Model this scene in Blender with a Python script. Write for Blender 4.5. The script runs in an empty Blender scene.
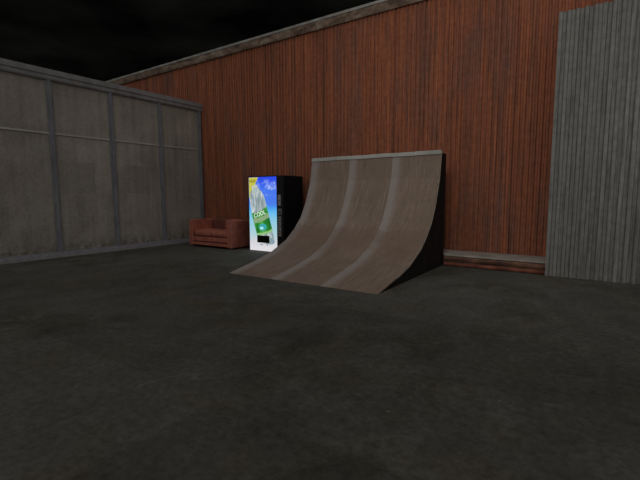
import bpy, bmesh, math, random
from mathutils import Vector, Matrix
random.seed(7)
C = bpy.context.scene.collection
D = bpy.data

# ------------------------------------------------------------------ materials
class NT:
    def __init__(s, name):
        s.m = D.materials.new(name); s.m.use_nodes = True
        s.t = s.m.node_tree; s.n = s.t.nodes; s.b = s.n['Principled BSDF']
        s.tc = s.n.new('ShaderNodeTexCoord')
    def link(s, a, b): s.t.links.new(a, b)
    def mapping(s, scale=(1, 1, 1), loc=(0, 0, 0)):
        m = s.n.new('ShaderNodeMapping'); s.link(s.tc.outputs['Object'], m.inputs[0])
        m.inputs['Scale'].default_value = scale; m.inputs['Location'].default_value = loc
        return m.outputs[0]
    def noise(s, scale=1, detail=4, rough=.55, vec=None, dist=0):
        x = s.n.new('ShaderNodeTexNoise'); x.inputs['Scale'].default_value = scale
        x.inputs['Detail'].default_value = detail; x.inputs['Roughness'].default_value = rough
        x.inputs['Distortion'].default_value = dist
        s.link(vec if vec is not None else s.tc.outputs['Object'], x.inputs['Vector'])
        return x.outputs['Fac']
    def ramp(s, fac, stops):
        r = s.n.new('ShaderNodeValToRGB'); e = r.color_ramp.elements
        while len(e) > 1: e.remove(e[-1])
        for i, (p, c) in enumerate(stops):
            k = e[0] if i == 0 else e.new(p)
            k.position = p
            k.color = (c, c, c, 1) if isinstance(c, (int, float)) else (*c, 1)
        s.link(fac, r.inputs[0]); return r.outputs[0]
    def mix(s, fac, a, b, mode='MIX'):
        x = s.n.new('ShaderNodeMix'); x.data_type = 'RGBA'; x.blend_type = mode
        for sock, v in ((x.inputs[0], fac), (x.inputs[6], a), (x.inputs[7], b)):
            if isinstance(v, (int, float)): sock.default_value = v
            elif isinstance(v, tuple): sock.default_value = (*v, 1)
            else: s.link(v, sock)
        return x.outputs[2]
    def math(s, op, a, b=0.0, clamp=False):
        x = s.n.new('ShaderNodeMath'); x.operation = op; x.use_clamp = clamp
        for sock, v in ((x.inputs[0], a), (x.inputs[1], b)):
            if isinstance(v, (int, float)): sock.default_value = v
            else: s.link(v, sock)
        return x.outputs[0]
    def sep(s, vec=None):
        x = s.n.new('ShaderNodeSeparateXYZ'); s.link(vec if vec is not None else s.tc.outputs['Object'], x.inputs[0])
        return x.outputs
    def done(s, col, rough=.8, bump=None, bs=.3, bd=.01, metal=0, spec=.3):
        if isinstance(col, tuple): s.b.inputs['Base Color'].default_value = (*col, 1)
        else: s.link(col, s.b.inputs['Base Color'])
        s.b.inputs['Roughness'].default_value = rough
        s.b.inputs['Metallic'].default_value = metal
        s.b.inputs['Specular IOR Level'].default_value = spec
        if bump is not None:
            bn = s.n.new('ShaderNodeBump'); bn.inputs['Strength'].default_value = bs
            bn.inputs['Distance'].default_value = bd
            s.link(bump, bn.inputs['Height']); s.link(bn.outputs[0], s.b.inputs['Normal'])
        return s.m

def c8(r, g, b):                       # sRGB 8 bit -> linear
    f = lambda v: (v/255/12.92) if v/255 <= .04045 else ((v/255+.055)/1.055)**2.4
    return (f(r), f(g), f(b))

def noisy(name, a, b, scale=6, rough=.8, metal=0, stretch=(1, 1, 1), bs=.2, spec=.3, lo=.35, hi=.65):
    k = NT(name); f = k.noise(scale, 5, .6, k.mapping(stretch))
    return k.done(k.ramp(f, [(lo, a), (hi, b)]), rough, f, bs, .005, metal, spec)

def emis(name, col, strength=1.0):
    k = NT(name); k.b.inputs['Base Color'].default_value = (.01, .01, .01, 1)
    k.b.inputs['Roughness'].default_value = .5
    if isinstance(col, tuple): k.b.inputs['Emission Color'].default_value = (*col, 1)
    k.b.inputs['Emission Strength'].default_value = strength
    return k.m

def mat_ground():
    k = NT('stained_concrete')
    big = k.noise(.55, 5, .6, k.mapping((1, 1, 1)), .6)
    mid = k.noise(2.2, 9, .72, k.mapping((1, .8, 1), (3, 1, 0)), .4)
    fine = k.noise(17, 8, .78)
    base = k.ramp(mid, [(.3, G_DARK), (.5, G_MID), (.7, G_LITE)])
    base = k.mix(k.ramp(big, [(.4, 0.0), (.62, .75)]), base, G_COOL)
    warm = k.noise(1.3, 3, .5, k.mapping((1, 1, 1), (9, 4, 2)))
    base = k.mix(k.ramp(warm, [(.55, 0.0), (.75, .6)]), base, G_WARM)
    # poured slabs: each square of the yard is a touch lighter or darker
    v = k.n.new('ShaderNodeTexBrick'); k.link(k.mapping((1, 1, 1), (.4, .7, 0)), v.inputs['Vector'])
    v.inputs['Scale'].default_value = 1; v.inputs['Brick Width'].default_value = 1.7
    v.inputs['Row Height'].default_value = 1.25; v.inputs['Mortar Size'].default_value = .006
    v.inputs['Mortar Smooth'].default_value = 1
    v.inputs['Color1'].default_value = (.85, .85, .85, 1); v.inputs['Color2'].default_value = (1.12, 1.12, 1.12, 1)
    v.inputs['Mortar'].default_value = (.86, .86, .86, 1)
    base = k.mix(.9, base, v.outputs['Color'], 'MULTIPLY')
    base = k.mix(1.0, base, k.ramp(fine, [(.32, .6), (.68, 1.42)]), 'MULTIPLY')
    # hairline cracks
    w = k.n.new('ShaderNodeTexVoronoi'); w.feature = 'DISTANCE_TO_EDGE'; w.inputs['Scale'].default_value = .45
    wm = k.n.new('ShaderNodeMapping'); k.link(k.tc.outputs['Object'], wm.inputs[0])
    nz = k.n.new('ShaderNodeTexNoise'); nz.inputs['Scale'].default_value = 2.5; nz.inputs['Detail'].default_value = 6
    k.link(k.tc.outputs['Object'], nz.inputs['Vector'])
    va = k.n.new('ShaderNodeVectorMath'); va.operation = 'ADD'
    k.link(wm.outputs[0], va.inputs[0]); k.link(nz.outputs['Color'], va.inputs[1]); k.link(va.outputs[0], w.inputs['Vector'])
    crk = k.ramp(w.outputs['Distance'], [(0, .5), (.006, 0.0)])
    crk = k.math('MULTIPLY', crk, k.ramp(k.noise(.9, 2), [(.5, 0.0), (.62, 1.0)]))
    base = k.mix(crk, base, c8(120, 118, 110))
    # chips and grit
    g = k.n.new('ShaderNodeTexVoronoi'); g.inputs['Scale'].default_value = 3.2; k.link(k.tc.outputs['Object'], g.inputs['Vector'])
    base = k.mix(k.ramp(g.outputs['Distance'], [(.02, .45), (.045, 0.0)]), base, c8(150, 146, 134))
    return k.done(base, .85, fine, .25, .006, 0, .2)

def mat_corrugated(name, cols, streak, pitch, rib_mix=.5, patch=None, rough=.75):
    k = NT(name)
    s1 = k.noise(1, 6, .65, k.mapping((9, 9, .28)))
    s2 = k.noise(1, 5, .6, k.mapping((26, 26, .9), (4, 2, 7)))
    base = k.ramp(s1, [(.3, cols[0]), (.5, cols[1]), (.68, cols[2])])
    x = k.sep()[0]
    rib = k.math('FLOOR', k.math('DIVIDE', x, pitch))
    wn = k.n.new('ShaderNodeTexWhiteNoise'); wn.noise_dimensions = '1D'; k.link(rib, wn.inputs['W'])
    base = k.mix(rib_mix, base, k.ramp(wn.outputs['Value'], [(0, cols[0]), (.45, cols[1]), (1, cols[2])]))
    if patch:
        p = k.noise(1, 4, .6, k.mapping((2.2, 2.2, .5), (8, 0, 3)))
        base = k.mix(k.ramp(p, [(.5, 0.0), (.68, .7)]), base, patch)
    base = k.mix(k.ramp(s2, [(.36, .75), (.5, 0.0)]), base, streak)
    f = k.noise(9, 6, .7)
    base = k.mix(1.0, base, k.ramp(f, [(.3, .75), (.7, 1.22)]), 'MULTIPLY')
    return k.done(base, rough, f, .2, .004, 0, .25)

# ------------------------------------------------------------------ mesh help
def mesh_obj(name, bm, mat, parent=None, smooth=False, bevel=0, seg=2):
    bmesh.ops.recalc_face_normals(bm, faces=bm.faces)
    me = D.meshes.new(name); bm.to_mesh(me); bm.free()
    o = D.objects.new(name, me); C.objects.link(o)
    if mat: me.materials.append(mat)
    if parent is not None: o.parent = parent
    if smooth:
        for p in me.polygons: p.use_smooth = True
    if bevel:
        b = o.modifiers.new('bevel', 'BEVEL'); b.width = bevel; b.segments = seg; b.limit_method = 'ANGLE'
    return o

def box(bm, x0, x1, y0, y1, z0, z1):
    v = [bm.verts.new((x, y, z)) for z in (z0, z1) for (x, y) in ((x0, y0), (x1, y0), (x1, y1), (x0, y1))]
    for f in ((0, 3, 2, 1), (4, 5, 6, 7), (0, 1, 5, 4), (1, 2, 6, 5), (2, 3, 7, 6), (3, 0, 4, 7)):
        bm.faces.new([v[i] for i in f])
    return bm

def boxes(*bs):
    bm = bmesh.new()
    for b in bs: box(bm, *b)
    return bm

def prism(pts, axis, a, b, bm=None):
    """closed outline pts (2-D) swept between a and b along axis 'x', 'y' or 'z'"""
    bm = bm or bmesh.new()
    f = {'x': lambda p, t: (t, p[0], p[1]), 'y': lambda p, t: (p[0], t, p[1]), 'z': lambda p, t: (p[0], p[1], t)}[axis]
    A = [bm.verts.new(f(p, a)) for p in pts]; B = [bm.verts.new(f(p, b)) for p in pts]
    n = len(pts)
    bm.faces.new(A); bm.faces.new(B[::-1])
    for i in range(n): bm.faces.new((A[i], A[(i+1) % n], B[(i+1) % n], B[i]))
    return bm

def corrugated(x0, x1, yf, yb, z0, z1, pitch, depth, bm=None, jitter=0):
    """ribbed sheet: trapezoid ribs on the front face yf, flat back at yb (yb > yf)"""
    bm = bm or bmesh.new(); xs = []
    x = x0
    while x < x1 - 1e-6:
        d = depth*(1 + random.uniform(-jitter, jitter)); s = random.uniform(-jitter, jitter)*.12
        for t, y in ((0, 0), (.38+s, 0), (.5+s, d), (.88, d)):
            if x + t*pitch < x1: xs.append((x + t*pitch, yf + y))
        x += pitch
    xs.append((x1, yf))
    rows = [[bm.verts.new((px, py, z)) for px, py in xs] for z in (z0, z1)]
    back = [[bm.verts.new((px, yb, z)) for px, py in xs] for z in (z0, z1)]
    for i in range(len(xs)-1):
        bm.faces.new((rows[0][i], rows[0][i+1], rows[1][i+1], rows[1][i]))
        bm.faces.new((back[0][i+1], back[0][i], back[1][i], back[1][i+1]))
        bm.faces.new((rows[1][i], rows[1][i+1], back[1][i+1], back[1][i]))
        bm.faces.new((rows[0][i+1], rows[0][i], back[0][i], back[0][i+1]))
    for e in (0, -1): bm.faces.new((rows[0][e], rows[1][e], back[1][e], back[0][e]))
    return bm

def pillow(x0, x1, y0, y1, z0, z1, puff=.02, n=8):
    """soft cushion: rounded box whose faces swell towards their middle"""
    bm = bmesh.new(); bmesh.ops.create_cube(bm, size=2)
    bmesh.ops.subdivide_edges(bm, edges=bm.edges, cuts=n, use_grid_fill=True)
    cx, cy, cz = (x0+x1)/2, (y0+y1)/2, (z0+z1)/2; h = ((x1-x0)/2, (y1-y0)/2, (z1-z0)/2)
    r = min(h)*.55
    for v in bm.verts:
        q = []
        for i in range(3): q.append(v.co[i]*h[i])
        inner = [max(-(h[i]-r), min(h[i]-r, q[i])) for i in range(3)]
        d = Vector(q) - Vector(inner)
        p = Vector(inner) + (d.normalized()*r if d.length > 1e-6 else Vector((0, 0, 0)))
        w = [1-abs(v.co[i])**2 for i in range(3)]
        for i in range(3):
            a, b = [j for j in range(3) if j != i]
            if abs(v.co[i]) > .999: p[i] += puff*w[a]*w[b]*(1 if v.co[i] > 0 else -1)
        v.co = p + Vector((cx, cy, cz))
    return bm

def thing(name, label, cat, loc=(0, 0, 0), group=None):
    o = D.objects.new(name, None); C.objects.link(o); o.location = loc; o.empty_display_size = .1
    o['label'] = label; o['category'] = cat
    if group: o['group'] = group
    return o
def structure(o): o['kind'] = 'structure'; return o

# ------------------------------------------------------------------ palette
G_DARK, G_MID, G_LITE = (.036, .034, .025), (.069, .066, .053), (.118, .113, .098)
G_COOL, G_WARM = (.086, .087, .080), (.090, .070, .044)
M_ground = mat_ground()
M_red = mat_corrugated('rust_red_sheet', [(.20, .078, .046), (.325, .104, .051), (.42, .144, .068)], (.125, .062, .043), .1, .35, (.19, .098, .078))
M_grey = mat_corrugated('grey_galvanised_sheet', [(.165, .165, .156), (.222, .221, .210), (.29, .288, .275)], (.10, .105, .10), .12, .45, (.19, .19, .175))

def mat_trim():
    k = NT('weathered_trim')
    a = k.noise(2.3, 6, .7, k.mapping((1, 1, 2)), .5); b = k.noise(9, 5, .7)
    col = k.ramp(a, [(.34, (.07, .048, .037)), (.46, (.18, .122, .088)), (.56, (.27, .20, .15)), (.66, (.38, .33, .28))])
    col = k.mix(k.ramp(b, [(.5, 0.0), (.72, .7)]), col, (.12, .05, .028))
    return k.done(col, .85, b, .4, .01)
M_trim = mat_trim()
M_coping_edge = noisy('pale_flashing', (.22, .21, .19), (.36, .35, .32), 4, .8)
M_rust = noisy('rusty_brown_metal', (.07, .038, .027), (.26, .13, .085), 4.5, .85, stretch=(1, 1, 3), bs=.4)
M_rust_red = noisy('red_rusty_pipe', (.10, .03, .02), (.26, .09, .055), 4.5, .85, bs=.4)
M_kerb_top = noisy('kerb_cap', (.27, .24, .21), (.42, .38, .34), 3, .85)
M_frame = noisy('blue_grey_steel', (.15, .147, .162), (.215, .211, .23), 5, .75, stretch=(2, 2, .5), bs=.15)
M_frame_lite = noisy('grey_steel_edge', (.20, .195, .195), (.28, .275, .27), 5, .75)

M_rail = noisy('top_rail_steel', (.185, .18, .18), (.25, .243, .243), 5, .8)
M_strip = noisy('pale_joint_strip', (.34, .32, .30), (.44, .42, .39), 3, .8)
def mat_panel():
    k = NT('cement_board')
    blot = k.noise(1.1, 6, .65, None, .5); fine = k.noise(16, 6, .75)
    base = k.ramp(blot, [(.32, (.232, .204, .174)), (.5, (.282, .252, .217)), (.7, (.335, .303, .262))])
    m = k.n.new('ShaderNodeCombineXYZ'); xyz = k.sep()
    k.link(xyz[1], m.inputs[0]); k.link(xyz[2], m.inputs[1])
    v = k.n.new('ShaderNodeTexBrick'); k.link(m.outputs[0], v.inputs['Vector'])
    v.inputs['Scale'].default_value = 1; v.inputs['Brick Width'].default_value = .83; v.inputs['Row Height'].default_value = .74
    v.inputs['Mortar Size'].default_value = .0
    v.inputs['Color1'].default_value = (.88, .88, .87, 1); v.inputs['Color2'].default_value = (1.1, 1.1, 1.1, 1)
    base = k.mix(.8, base, v.outputs['Color'], 'MULTIPLY')
    st = k.noise(1, 5, .6, k.mapping((7, 7, .5)))
    base = k.mix(1.0, base, k.ramp(st, [(.3, .85), (.7, 1.12)]), 'MULTIPLY')
    base = k.mix(1.0, base, k.ramp(fine, [(.3, .8), (.7, 1.2)]), 'MULTIPLY')
    # darker blotches towards the foot of each board
    z = xyz[2]
    foot = k.math('MULTIPLY', k.ramp(z, [(.14, .8), (.38, 0.0)]), k.ramp(k.noise(7, 5, .7), [(.42, 0.0), (.6, 1.0)]))
    base = k.mix(foot, base, (.09, .08, .065))
    return k.done(base, .85, fine, .3, .006)
M_panel = mat_panel()

def mat_ply():
    k = NT('worn_plywood')
    g = k.noise(1, 6, .65, k.mapping((46, 2.2, 2.2)), .3)
    b = k.noise(1.6, 5, .6, None, .4); f = k.noise(34, 4, .7)
    base = k.ramp(g, [(.3, (.165, .117, .088)), (.5, (.228, .168, .132)), (.72, (.292, .226, .184))])
    base = k.mix(k.ramp(b, [(.42, 0.0), (.68, .55)]), base, (.165, .118, .085))
    # greyer band rolled along one edge of every sheet, sheets are .99 m wide
    x = k.sep()[0]
    t = k.math('FRACT', k.math('DIVIDE', x, .995))   # sheets start on multiples of .99
    w = k.math('MULTIPLY', k.noise(1.2, 3), .03)
    band = k.ramp(k.math('ADD', t, w), [(.0, .95), (.13, .9), (.26, 0.0)])
    base = k.mix(k.math('MULTIPLY', band, .9), base, (.315, .275, .26))
    base = k.mix(1.0, base, k.ramp(f, [(.3, .86), (.7, 1.14)]), 'MULTIPLY')
    # scuffed belt where the wheels bite
    z = k.sep()[2]
    belt = k.ramp(k.math('ADD', z, k.math('MULTIPLY', k.noise(2.5, 4), .5)), [(.5, 0.0), (.8, .5), (1.0, .35), (1.35, 0.0)])
    base = k.mix(belt, base, (.165, .105, .078))
    return k.done(base, .75, g, .15, .004)
M_ply = mat_ply()
M_ply_edge = noisy('plywood_edge', (.24, .20, .165), (.36, .31, .26), 9, .8)
M_side = noisy('near_black_board', (.010, .008, .007), (.022, .018, .016), 5, .85, stretch=(1, 6, .6), spec=.1)  # very dark brown for the ramp's sides, back and platform
M_coping = noisy('zinc_coping', (.34, .335, .31), (.47, .465, .435), 3, .6, bs=.1)
M_leather = noisy('oxblood_leather', (.29, .092, .064), (.46, .148, .10), 5, .6, bs=.25, spec=.3)
M_leather_shade = noisy('oxblood_leather_shaded', (.13, .042, .031), (.20, .064, .046), 4, .65, bs=.25, spec=.3)  # same leather with shade put into its colour, for base and backrest
M_welt = noisy('worn_lit_welt', (.34, .13, .09), (.50, .20, .14), 9, .6)
M_foot = noisy('dark_wood', (.02, .012, .009), (.04, .025, .018), 8, .6)
M_cab = noisy('black_enamel', (.006, .006, .007), (.010, .010, .011), 3, .55, bs=.03, spec=.15)
M_cab_trim = noisy('black_plastic', (.010, .010, .011), (.016, .016, .018), 12, .6, spec=.15)
M_silver = noisy('worn_silver', (.22, .21, .20), (.34, .33, .32), 20, .5, spec=.3)
M_hole = noisy('dark_recess', (.003, .003, .003), (.006, .006, .006), 8, .7, spec=.1)

# ------------------------------------------------------------------ the setting
def flat_grid(x0, x1, y0, y1, z):
    bm = bmesh.new()
    box(bm, x0, x1, y0, y1, z-.1, z); return bm
floor = structure(mesh_obj('floor', flat_grid(-18, 6, -5, 9.6, 0), M_ground))

WY = 8.76        # face of the red wall
TOPZ = 5.66
wall = structure(mesh_obj('wall_back', corrugated(-17, 5, WY, WY+.25, 0, TOPZ-.1, .1, .03, jitter=.3), M_red))
# weathered cap along the top of the red wall
bm = prism([(WY-.05, TOPZ-.21), (WY-.07, TOPZ-.17), (WY-.09, TOPZ-.05), (WY-.06, TOPZ), (WY+.32, TOPZ), (WY+.32, TOPZ-.21)], 'x', -17.02, 5.02)
cap = structure(mesh_obj('trim_1', bm, M_trim))
bm = prism([(WY-.10, TOPZ-.03), (WY-.10, TOPZ+.03), (WY+.34, TOPZ+.03), (WY+.34, TOPZ-.03)], 'x', -17.03, 5.03)
mesh_obj('flashing', bm, M_coping_edge, cap)
# kerb at the foot of the red wall, right of the ramp
KX0, KX1, KY = -2.50, -.722, 8.06
bm = prism([(KY+.05, 0), (KY+.05, .085), (KY+.03, .095), (KY+.012, .12), (KY+.005, .155), (KY+.012, .185), (KY+.03, .20), (WY+.02, .20), (WY+.02, 0)], 'x', KX0, KX1)
box(bm, -4.6, KX0, 8.16, WY+.02, 0, .20)
kerb = structure(mesh_obj('baseboard_back', bm, M_rust))
mesh_obj('kerb_cap', boxes((KX0, KX1, KY-.005, WY+.01, .20, .230), (-4.6, KX0, 8.155, WY+.01, .20, .230)), M_kerb_top, kerb, bevel=.008)
bm = prism([(KY+.022+.036*math.cos(a*math.pi/8), .037+.036*math.sin(a*math.pi/8)) for a in range(16)], 'x', KX0, KX1)
mesh_obj('rusty_pipe', bm, M_rust_red, kerb, smooth=False)

# left partition: boards held in a steel frame
LX = -10.41
PY = [1.65, 3.06, 4.47, 5.875, 7.29]
Y0, Y1 = .3, WY
lw = structure(mesh_obj('wall_left', boxes((LX-.16, LX-.05, Y0, Y1, 0, 4.12)), M_frame))
edges = [Y0] + PY + [Y1-.07]
for a, b in zip(edges[:-1], edges[1:]):
    p = mesh_obj('panel', boxes((LX-.05, LX-.035, a, b, .1, 2.82), (LX-.05, LX-.028, a, b, 2.84, 4.0)), M_panel, lw)
    s = mesh_obj('joint_strip', boxes((LX-.045, LX-.012, a, b, 2.812, 2.85)), M_strip, lw)
for y in PY + [Y1-.08]:
    w = .065
    bm = boxes((LX-.05, LX+.0, y-w, y+w, .1, 4.02), (LX-.01, LX+.03, y-w*.5, y+w*.5, .1, 4.02))
    mesh_obj('post', bm, M_frame, lw, bevel=.006)
bm = prism([(LX-.2, 4.0), (LX+.03, 4.0), (LX+.05, 4.03), (LX+.05, 4.10), (LX+.075, 4.115), (LX+.075, 4.17), (LX+.04, 4.18), (LX+.04, 4.24), (LX-.2, 4.24)], 'y', Y0, Y1)
mesh_obj('top_rail', bm, M_rail, lw)
bm = prism([(LX-.05, 0), (LX+.18, 0), (LX+.18, .03), (LX+.10, .045), (LX+.05, .10), (LX-.05, .12)], 'y', Y0, Y1)
mesh_obj('bottom_rail', bm, M_frame, lw)
mesh_obj('sill_edge', boxes((LX+.178, LX+.195, Y0, Y1, 0, .038)), M_frame_lite, lw)

# ------------------------------------------------------------------ grey corrugated block on the right
SX0, SX1, SY, SZ = -.72, 3.2, 7.995, 4.345
shed = thing('corrugated_enclosure', 'tall grey corrugated metal enclosure standing before the red wall at the right', 'metal sheeting', (SX0, SY, 0))
def rel(o, root):                     # geometry is written in world metres; hang it on its root
    o.parent = root; o.matrix_parent_inverse = Matrix.Translation(root.location).inverted(); return o
rel(mesh_obj('front_sheet', corrugated(SX0, SX1, SY, SY+.05, 0, SZ, .12, .034, jitter=.35), M_grey), shed)
rel(mesh_obj('side_panel', boxes((SX0+.002, SX0+.03, SY+.05, WY-.005, 0, SZ-.01)), M_grey), shed)

# ------------------------------------------------------------------ quarter pipe
RX0, RX1 = -5.51, -2.525
prof = [(5.15, .004), (5.84, .137), (6.30, .245), (6.795, .45), (7.10, .67), (7.34, .91), (7.54, 1.252), (7.72, 1.72), (7.80, 2.19)]
BACK = 8.13
ramp = thing('quarter_pipe', 'brown plywood skate ramp with three curved sheets and grey coping', 'skate ramp', (-3.985, BACK, 0))
def offset(pts, d):
    out = []
    for i, p in enumerate(pts):
        a = Vector(pts[max(i-1, 0)]); b = Vector(pts[min(i+1, len(pts)-1)])
        t = (b-a).normalized(); out.append((p[0]+t.y*d, p[1]-t.x*d))
    return out
low = offset(prof, .022); low[0] = (prof[0][0]+.03, .0)
for i in range(3):
    w = (RX1-RX0)/3
    a, b = RX0+i*w+.002, RX0+(i+1)*w-.002
    bm = bmesh.new()
    T = [[bm.verts.new((x, *p)) for p in prof] for x in (a, b)]
    B = [[bm.verts.new((x, *p)) for p in low] for x in (a, b)]
    n = len(prof)
    for j in range(n-1):
        bm.faces.new((T[0][j], T[1][j], T[1][j+1], T[0][j+1])); bm.faces.new((B[0][j+1], B[1][j+1], B[1][j], B[0][j]))
        for s in (0, 1): bm.faces.new((T[s][j], T[s][j+1], B[s][j+1], B[s][j]))
    for j in (0, n-1): bm.faces.new((T[0][j], T[1][j], B[1][j], B[0][j]))
    for v in bm.verts: v.co.x -= RX0 + 0
    o = mesh_obj('riding_sheet', bm, M_ply)
    o.location.x = RX0
    rel(o, ramp)
inner = offset(prof, .024)
side = [(inner[0][0]+.08, 0)] + inner[1:-1] + [(7.84, 2.16), (BACK, 2.16), (BACK, 0)]
for x0, x1 in ((RX0+.01, RX0+.04), (RX1-.04, RX1-.01)):
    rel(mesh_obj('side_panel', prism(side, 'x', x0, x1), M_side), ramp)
    # pale bare edge of the ply sheet over the side
for x0, x1 in ((RX0-.008, RX0), (RX1, RX1+.008)):
    rel(mesh_obj('edge_strip', prism(prof[1:] + offset(prof, .018)[1:][::-1], 'x', x0, x1), M_ply_edge), ramp)
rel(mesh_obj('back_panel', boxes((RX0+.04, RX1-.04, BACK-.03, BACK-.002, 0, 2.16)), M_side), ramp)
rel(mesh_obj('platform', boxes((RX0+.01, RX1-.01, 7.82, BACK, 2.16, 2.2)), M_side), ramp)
cop = bmesh.new()
for i in range(6):
    w = (RX1-RX0)/6; z = .004*(i % 2)
    box(cop, RX0+i*w-.004, RX0+(i+1)*w, 7.775, 7.86, 2.165+z, 2.243+z)
rel(mesh_obj('coping', cop, M_coping, bevel=.006), ramp)

# ------------------------------------------------------------------ vending machine
VX0, VX1, VY, VB, VZ = -7.435, -6.285, 7.685, 8.47, 1.885
vm = thing('vending_machine', 'black drinks vending machine with a lit blue front picturing a green labelled bottle', 'vending machine', ((VX0+VX1)/2, VB, 0))
rel(mesh_obj('cabinet', boxes((VX0, VX1, VY+.02, VB, 0.0, VZ)), M_cab, bevel=.012), vm)
rel(mesh_obj('control_column', boxes((-6.50, VX1+.0, VY-.004, VY+.02, .03, VZ-.01)), M_cab_trim, bevel=.006), vm)
rel(mesh_obj('front_frame', boxes((VX0, -7.415, VY-.008, VY+.02, .0, VZ), (-7.415, -6.50, VY-.008, VY+.02, 1.862, VZ)), M_cab_trim), vm)

def mat_poster():
    k = NT('backlit_seascape')
    x, y, z = k.sep()[0:3]
    w = k.noise(3.5, 4, .6, k.mapping((1, 1, 1.6)))
    zz = k.math('ADD', k.math('DIVIDE', z, 1.85), k.math('MULTIPLY', k.math('SUBTRACT', w, .5), .16))
    col = k.ramp(zz, [(.02, c8(226, 222, 226)), (.14, c8(205, 208, 214)), (.24, c8(172, 205, 214)), (.40, c8(145, 202, 222)), (.52, c8(105, 188, 236)), (.60, c8(72, 160, 238)), (.66, c8(72, 122, 232)), (.84, c8(68, 116, 238)), (.97, c8(40, 74, 228))])
    cl = k.noise(5, 5, .65, k.mapping((1, 1, 1.3), (2.2, 0, .3)))
    m = k.math('MULTIPLY', k.ramp(cl, [(.46, 0.0), (.66, .85)]), k.ramp(k.math('DIVIDE', z, 1.85), [(.74, 0.0), (.82, 1.0), (.93, 1.0), (.98, 0.0)]))
    col = k.mix(m, col, c8(190, 210, 250))
    k.b.inputs['Base Color'].default_value = (.01, .01, .01, 1)
    k.link(col, k.b.inputs['Emission Color']); k.b.inputs['Emission Strength'].default_value = 1.0
    return k.m
PX0, PX1 = -7.415, -6.50
poster = rel(mesh_obj('display_panel', boxes((PX0, PX1, VY, VY+.02, .012, 1.862)), mat_poster()), vm)
poster['label'] = 'lit blue seaside picture panel'

def P(u, v):                          # poster sketch units (28 wide, 73 high, from its top left corner) -> metres
    return (PX0 + u*(PX1-PX0)/28., 1.862 - v*1.84/73.5)
def decal(name, pts, mat, d, parent=poster, t=.0015):
    o = mesh_obj(name, prism([P(*p) for p in pts], 'y', VY-d, VY-d+t), mat)
    o.parent = parent; o.matrix_parent_inverse = Matrix.Translation(vm.location).inverted() if False else Matrix.Identity(4)
    o.matrix_parent_inverse = (vm.matrix_world @ poster.matrix_parent_inverse).inverted() if False else Matrix.Identity(4)
    return o
def mat_bottle():
    k = NT('printed_clear_bottle')
    a = k.noise(1, 4, .6, k.mapping((16, 1, 3.2)), .4)
    k.link(k.ramp(a, [(.32, c8(104, 124, 132)), (.48, c8(150, 166, 170)), (.58, c8(190, 202, 202)), (.72, c8(222, 228, 224))]), k.b.inputs['Emission Color'])
    k.b.inputs['Emission Strength'].default_value = 1; k.b.inputs['Base Color'].default_value = (.01, .01, .01, 1)
    return k.m
def mat_label():
    k = NT('printed_green_label')
    a = k.noise(1, 3, .5, k.mapping((6, 1, 1.5), (1.3, 0, 0)))
    k.link(k.ramp(a, [(.35, c8(22, 98, 28)), (.5, c8(42, 138, 48)), (.66, c8(88, 166, 84))]), k.b.inputs['Emission Color'])
    k.b.inputs['Emission Strength'].default_value = 1; k.b.inputs['Base Color'].default_value = (.01, .01, .01, 1)
    return k.m
# yellow corner flash
decal('corner_flash', [(.2, .2), (9.8, .2), (7.6, 5), (6.0, 10), (3.4, 14), (1.6, 20), (.2, 21)], emis('printed_yellow', c8(196, 190, 74)), .002)
# the bottle, leaning
body = [(3.6, 11.4), (6.6, 9.6), (9.8, 10.2), (12.2, 13), (14.8, 17.2), (16.6, 22), (17.6, 27), (18.8, 32), (20.6, 40), (22.6, 50), (24.2, 57), (25.6, 64), (24.0, 66.3),
        (16, 67), (10, 65), (8.4, 62), (7.0, 55), (5.0, 46), (3.2, 37), (1.5, 29), (.8, 22), (1.2, 16.5)]
decal('bottle_picture', body, mat_bottle(), .004)
decal('bottle_cap_picture', [(3.2, 12.4), (3.0, 9.2), (6.0, 7.2), (8.6, 7.6), (9.4, 10.6), (6.6, 10.6)], emis('printed_cap', c8(188, 196, 178)), .006)
lab = decal('label_picture', [(2.4, 36.2), (8, 35.2), (13, 32.8), (18.3, 29), (19.6, 35), (21.6, 44), (23.8, 53), (19.5, 55.6), (13.5, 57.6), (8.0, 58.2), (6.6, 53), (4.6, 45)], mat_label(), .006)
decal('label_stripe', [(7.6, 56.2), (13.3, 55.4), (19.3, 53.4), (23.5, 50.8), (23.9, 53), (19.5, 55.6), (13.5, 57.6), (8.0, 58.3)], emis('printed_pale_green', c8(140, 190, 120)), .0075)
decal('label_band', [(4.2, 41.5), (9, 40.8), (14.5, 38.6), (19.9, 35.2), (20.7, 39.6), (15, 43.2), (9.5, 45.4), (5.3, 46.4)], emis('printed_buff', c8(136, 166, 122)), .0075)
decal('label_splash', [(9.6, 50.2), (11.5, 47.2), (14.6, 46.2), (17.4, 47.4), (18, 50.4), (15.6, 52.8), (12, 53.2)], emis('printed_aqua', c8(52, 164, 168)), .0075)
decal('label_splash', [(10.8, 50.4), (12.8, 49.2), (14.8, 50.2), (14.2, 52), (11.6, 52.4)], emis('printed_white', c8(170, 230, 232)), .009)

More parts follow.
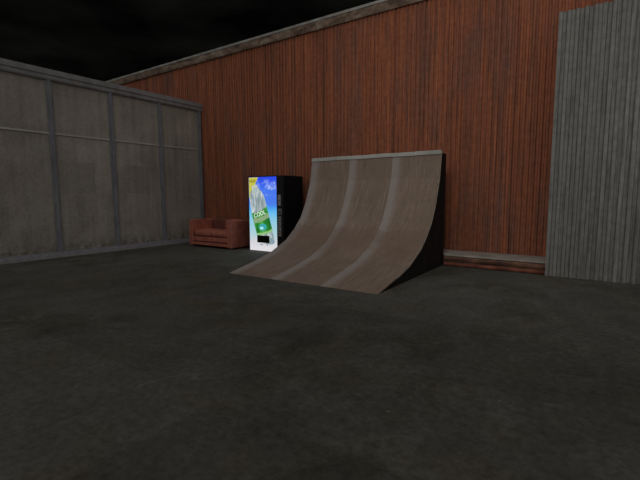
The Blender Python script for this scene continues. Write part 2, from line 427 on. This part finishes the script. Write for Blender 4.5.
def lettering(name, txt, u, v, size, mat, d, rot=0, sx=1.0, shear=0, parent=poster):
    cu = D.curves.new(name, 'FONT'); cu.body = txt; cu.size = size; cu.extrude = .0006
    cu.align_x = 'CENTER'; cu.align_y = 'CENTER'; cu.shear = shear; cu.offset = size*.018
    tmp = D.objects.new(name+'_tmp', cu); C.objects.link(tmp)
    dg = bpy.context.evaluated_depsgraph_get(); me = D.meshes.new_from_object(tmp.evaluated_get(dg))
    D.objects.remove(tmp); me.name = name; me.materials.clear(); me.materials.append(mat)
    x, z = P(u, v)
    me.transform(Matrix.Translation((x, VY-d, z)) @ Matrix.Rotation(rot, 4, 'Y') @ Matrix.Scale(sx, 4, (1, 0, 0)) @ Matrix.Rotation(math.pi/2, 4, 'X'))
    o = D.objects.new(name, me); C.objects.link(o); o.parent = parent
    return o
M_print_white = emis('printed_lettering_white', c8(222, 238, 218))
lettering('label_lettering', 'COOL', 10.9, 36.9, .150, M_print_white, .0095, math.radians(-17), .95, .1)
lettering('flash_lettering', 'NEW', 4.2, 4.2, .105, emis('printed_olive', c8(112, 112, 22)), .0045, math.radians(0), .9)
# delivery opening and the marks below it
rel(mesh_obj('delivery_slot', boxes((P(8.0, 0)[0], P(20.4, 0)[0], VY-.012, VY+.002, P(0, 65.6)[1], P(0, 58.2)[1])), M_hole, bevel=.004), vm)
M_mark = emis('printed_grey', c8(150, 152, 166))
decal('splash_mark', [(10, 67.2), (13, 66.6), (14.4, 67.6), (12, 68.4)], M_mark, .002)
decal('splash_mark', [(17, 66.8), (19, 66.2), (18.6, 69)], M_mark, .002)
decal('splash_mark', [(21, 60.5), (22.6, 59.6), (24.8, 64.6), (23.6, 66)], emis('printed_blue_grey', c8(126, 154, 172)), .0055)
# controls on the black column
def ctl(name, x0, x1, z0, z1, mat, d=.012, bev=.003, par=None):
    return rel(mesh_obj(name, boxes((x0, x1, VY-.004-d, VY-.003, z0, z1)), mat, bevel=bev), vm)
ctl('bill_acceptor', -6.445, -6.365, 1.16, 1.42, M_silver, .02)
ctl('bill_slot', -6.425, -6.385, 1.27, 1.29, M_hole, .022, 0)
ctl('coin_slot', -6.455, -6.335, .93, 1.09, noisy('grey_plate', (.10, .10, .105), (.15, .15, .155), 9, .6), .01)
ctl('coin_return', -6.425, -6.365, .985, 1.0, M_hole, .013, 0)
z = .895
for i in range(8):
    ctl('selection_button', -6.45, -6.355, z-.048, z, M_silver if i % 3 else M_frame_lite, .012); z -= .062
ctl('return_cup', -6.445, -6.375, .29, .37, M_cab_trim, .02)
ctl('door_edge', -6.30, -6.288, .03, 1.85, M_silver if False else M_cab_trim, .004, 0)

# ------------------------------------------------------------------ sofa
sx0, sx1, sy0, sy1 = -9.50, -7.83, 7.43, 8.36
sofa = thing('sofa', 'low reddish brown leather two seat sofa with boxy arms beside the vending machine', 'sofa', ((sx0+sx1)/2, (sy0+sy1)/2, 0))
AW = .14
rel(mesh_obj('base', boxes((sx0+AW, sx1-AW, sy0+.03, sy1-.05, .05, .30)), M_leather_shade, bevel=.02), sofa)
rel(mesh_obj('lower_rail', boxes((sx0+AW, sx1-AW, sy0+.005, sy0+.05, .055, .135)), M_leather, bevel=.012), sofa)
rel(mesh_obj('lower_rail', boxes((sx0+AW, sx1-AW, sy0-.005, sy0+.05, .165, .285)), M_leather, bevel=.02, seg=3), sofa)
for x0 in (sx0, sx1-AW):
    rel(mesh_obj('arm', boxes((x0, x0+AW, sy0, sy1, .035, .745)), M_leather, bevel=.025, seg=3), sofa)
for x0 in (sx0, sx1-AW):          # worn welt round each arm front, paler to paint in lit edges
    z0, z1, a, b = .04, .742, x0+.004, x0+AW-.004
    rel(mesh_obj('welt', boxes((a, a+.02, sy0-.008, sy0+.01, z0, z1), (b-.02, b, sy0-.008, sy0+.01, z0, z1), (a, b, sy0-.008, sy0+.01, z1-.02, z1)), M_welt, bevel=.005), sofa)
rel(mesh_obj('backrest', pillow(sx0+AW-.02, sx1-AW+.02, sy1-.22, sy1, .08, .755, .008), M_leather_shade, smooth=True), sofa)  # darker colour paints the shaded recess beside the single back cushion
mx = (sx0+sx1)/2
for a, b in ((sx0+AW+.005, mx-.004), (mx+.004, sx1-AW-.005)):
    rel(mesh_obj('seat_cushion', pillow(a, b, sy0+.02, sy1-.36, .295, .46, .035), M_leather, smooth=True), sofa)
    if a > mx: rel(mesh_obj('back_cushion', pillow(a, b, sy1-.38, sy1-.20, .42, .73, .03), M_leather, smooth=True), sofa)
for x in (sx0+.07, sx1-.07):
    for y in (sy0+.08, sy1-.08):
        rel(mesh_obj('foot', prism([(x+.03*math.cos(a*math.pi/6), y+.03*math.sin(a*math.pi/6)) for a in range(12)], 'z', 0, .06), M_foot), sofa)

# ------------------------------------------------------------------ camera
cam = D.cameras.new('camera'); co = D.objects.new('camera', cam); C.objects.link(co)
cam.sensor_width = 36; cam.lens = 409.8/640*36; cam.clip_end = 200
yaw, p, r = .59743, .10823, -.00387
f = Vector((-math.sin(yaw)*math.cos(p), math.cos(yaw)*math.cos(p), -math.sin(p)))
rt = Vector((math.cos(yaw), math.sin(yaw), 0)); up = rt.cross(f)
rt2 = math.cos(r)*rt + math.sin(r)*up; up2 = -math.sin(r)*rt + math.cos(r)*up
M = Matrix((rt2, up2, -f)).transposed().to_4x4(); M.translation = (0, 0, 1.4)
co.matrix_world = M
bpy.context.scene.camera = co

# ------------------------------------------------------------------ light
def sun(name, to_light, strength, angle, col):
    l = D.lights.new(name, 'SUN'); l.energy = strength; l.angle = math.radians(angle); l.color = col
    o = D.objects.new(name, l); C.objects.link(o)
    o.rotation_euler = Vector(to_light).to_track_quat('Z', 'Y').to_euler(); o.location = (0, -2, 9)
sun('sun_soft', (.42, -.60, .68), 1.0, 130, (1, .985, .95))
l = D.lights.new('wall_fill_spot', 'SPOT'); l.energy = 560; l.spot_size = math.radians(75); l.spot_blend = 1; l.shadow_soft_size = 1.2; l.color = (1, .96, .9)  # added fill lamp, unseen, brightens the right part of the red wall
o = D.objects.new('wall_fill_spot', l); C.objects.link(o); o.location = (-1.5, -1.0, 6.5)
o.rotation_euler = (Vector((-1.5, -1.0, 6.5))-Vector((-1.6, 8.7, 3.8))).to_track_quat('Z', 'Y').to_euler()

w = D.worlds.new('night_sky'); bpy.context.scene.world = w; w.use_nodes = True
t = w.node_tree; bg = t.nodes['Background']; tc = t.nodes.new('ShaderNodeTexCoord')
nz = t.nodes.new('ShaderNodeTexNoise'); nz.inputs['Scale'].default_value = 6; nz.inputs['Detail'].default_value = 7
mp = t.nodes.new('ShaderNodeMapping'); mp.inputs['Scale'].default_value = (1, 1, 3)
t.links.new(tc.outputs['Generated'], mp.inputs[0]); t.links.new(mp.outputs[0], nz.inputs['Vector'])
cr = t.nodes.new('ShaderNodeValToRGB'); cr.color_ramp.elements[0].position = .38; cr.color_ramp.elements[0].color = (.0006, .0006, .0006, 1)
cr.color_ramp.elements[1].position = .75; cr.color_ramp.elements[1].color = (.0042, .0042, .0037, 1)
t.links.new(nz.outputs['Fac'], cr.inputs[0]); t.links.new(cr.outputs[0], bg.inputs[0])

vs = bpy.context.scene.view_settings
bpy.context.scene.display_settings.display_device = 'sRGB'
vs.view_transform = 'Standard'; vs.look = 'None'; vs.exposure = 0; vs.gamma = 1; vs.use_curve_mapping = False
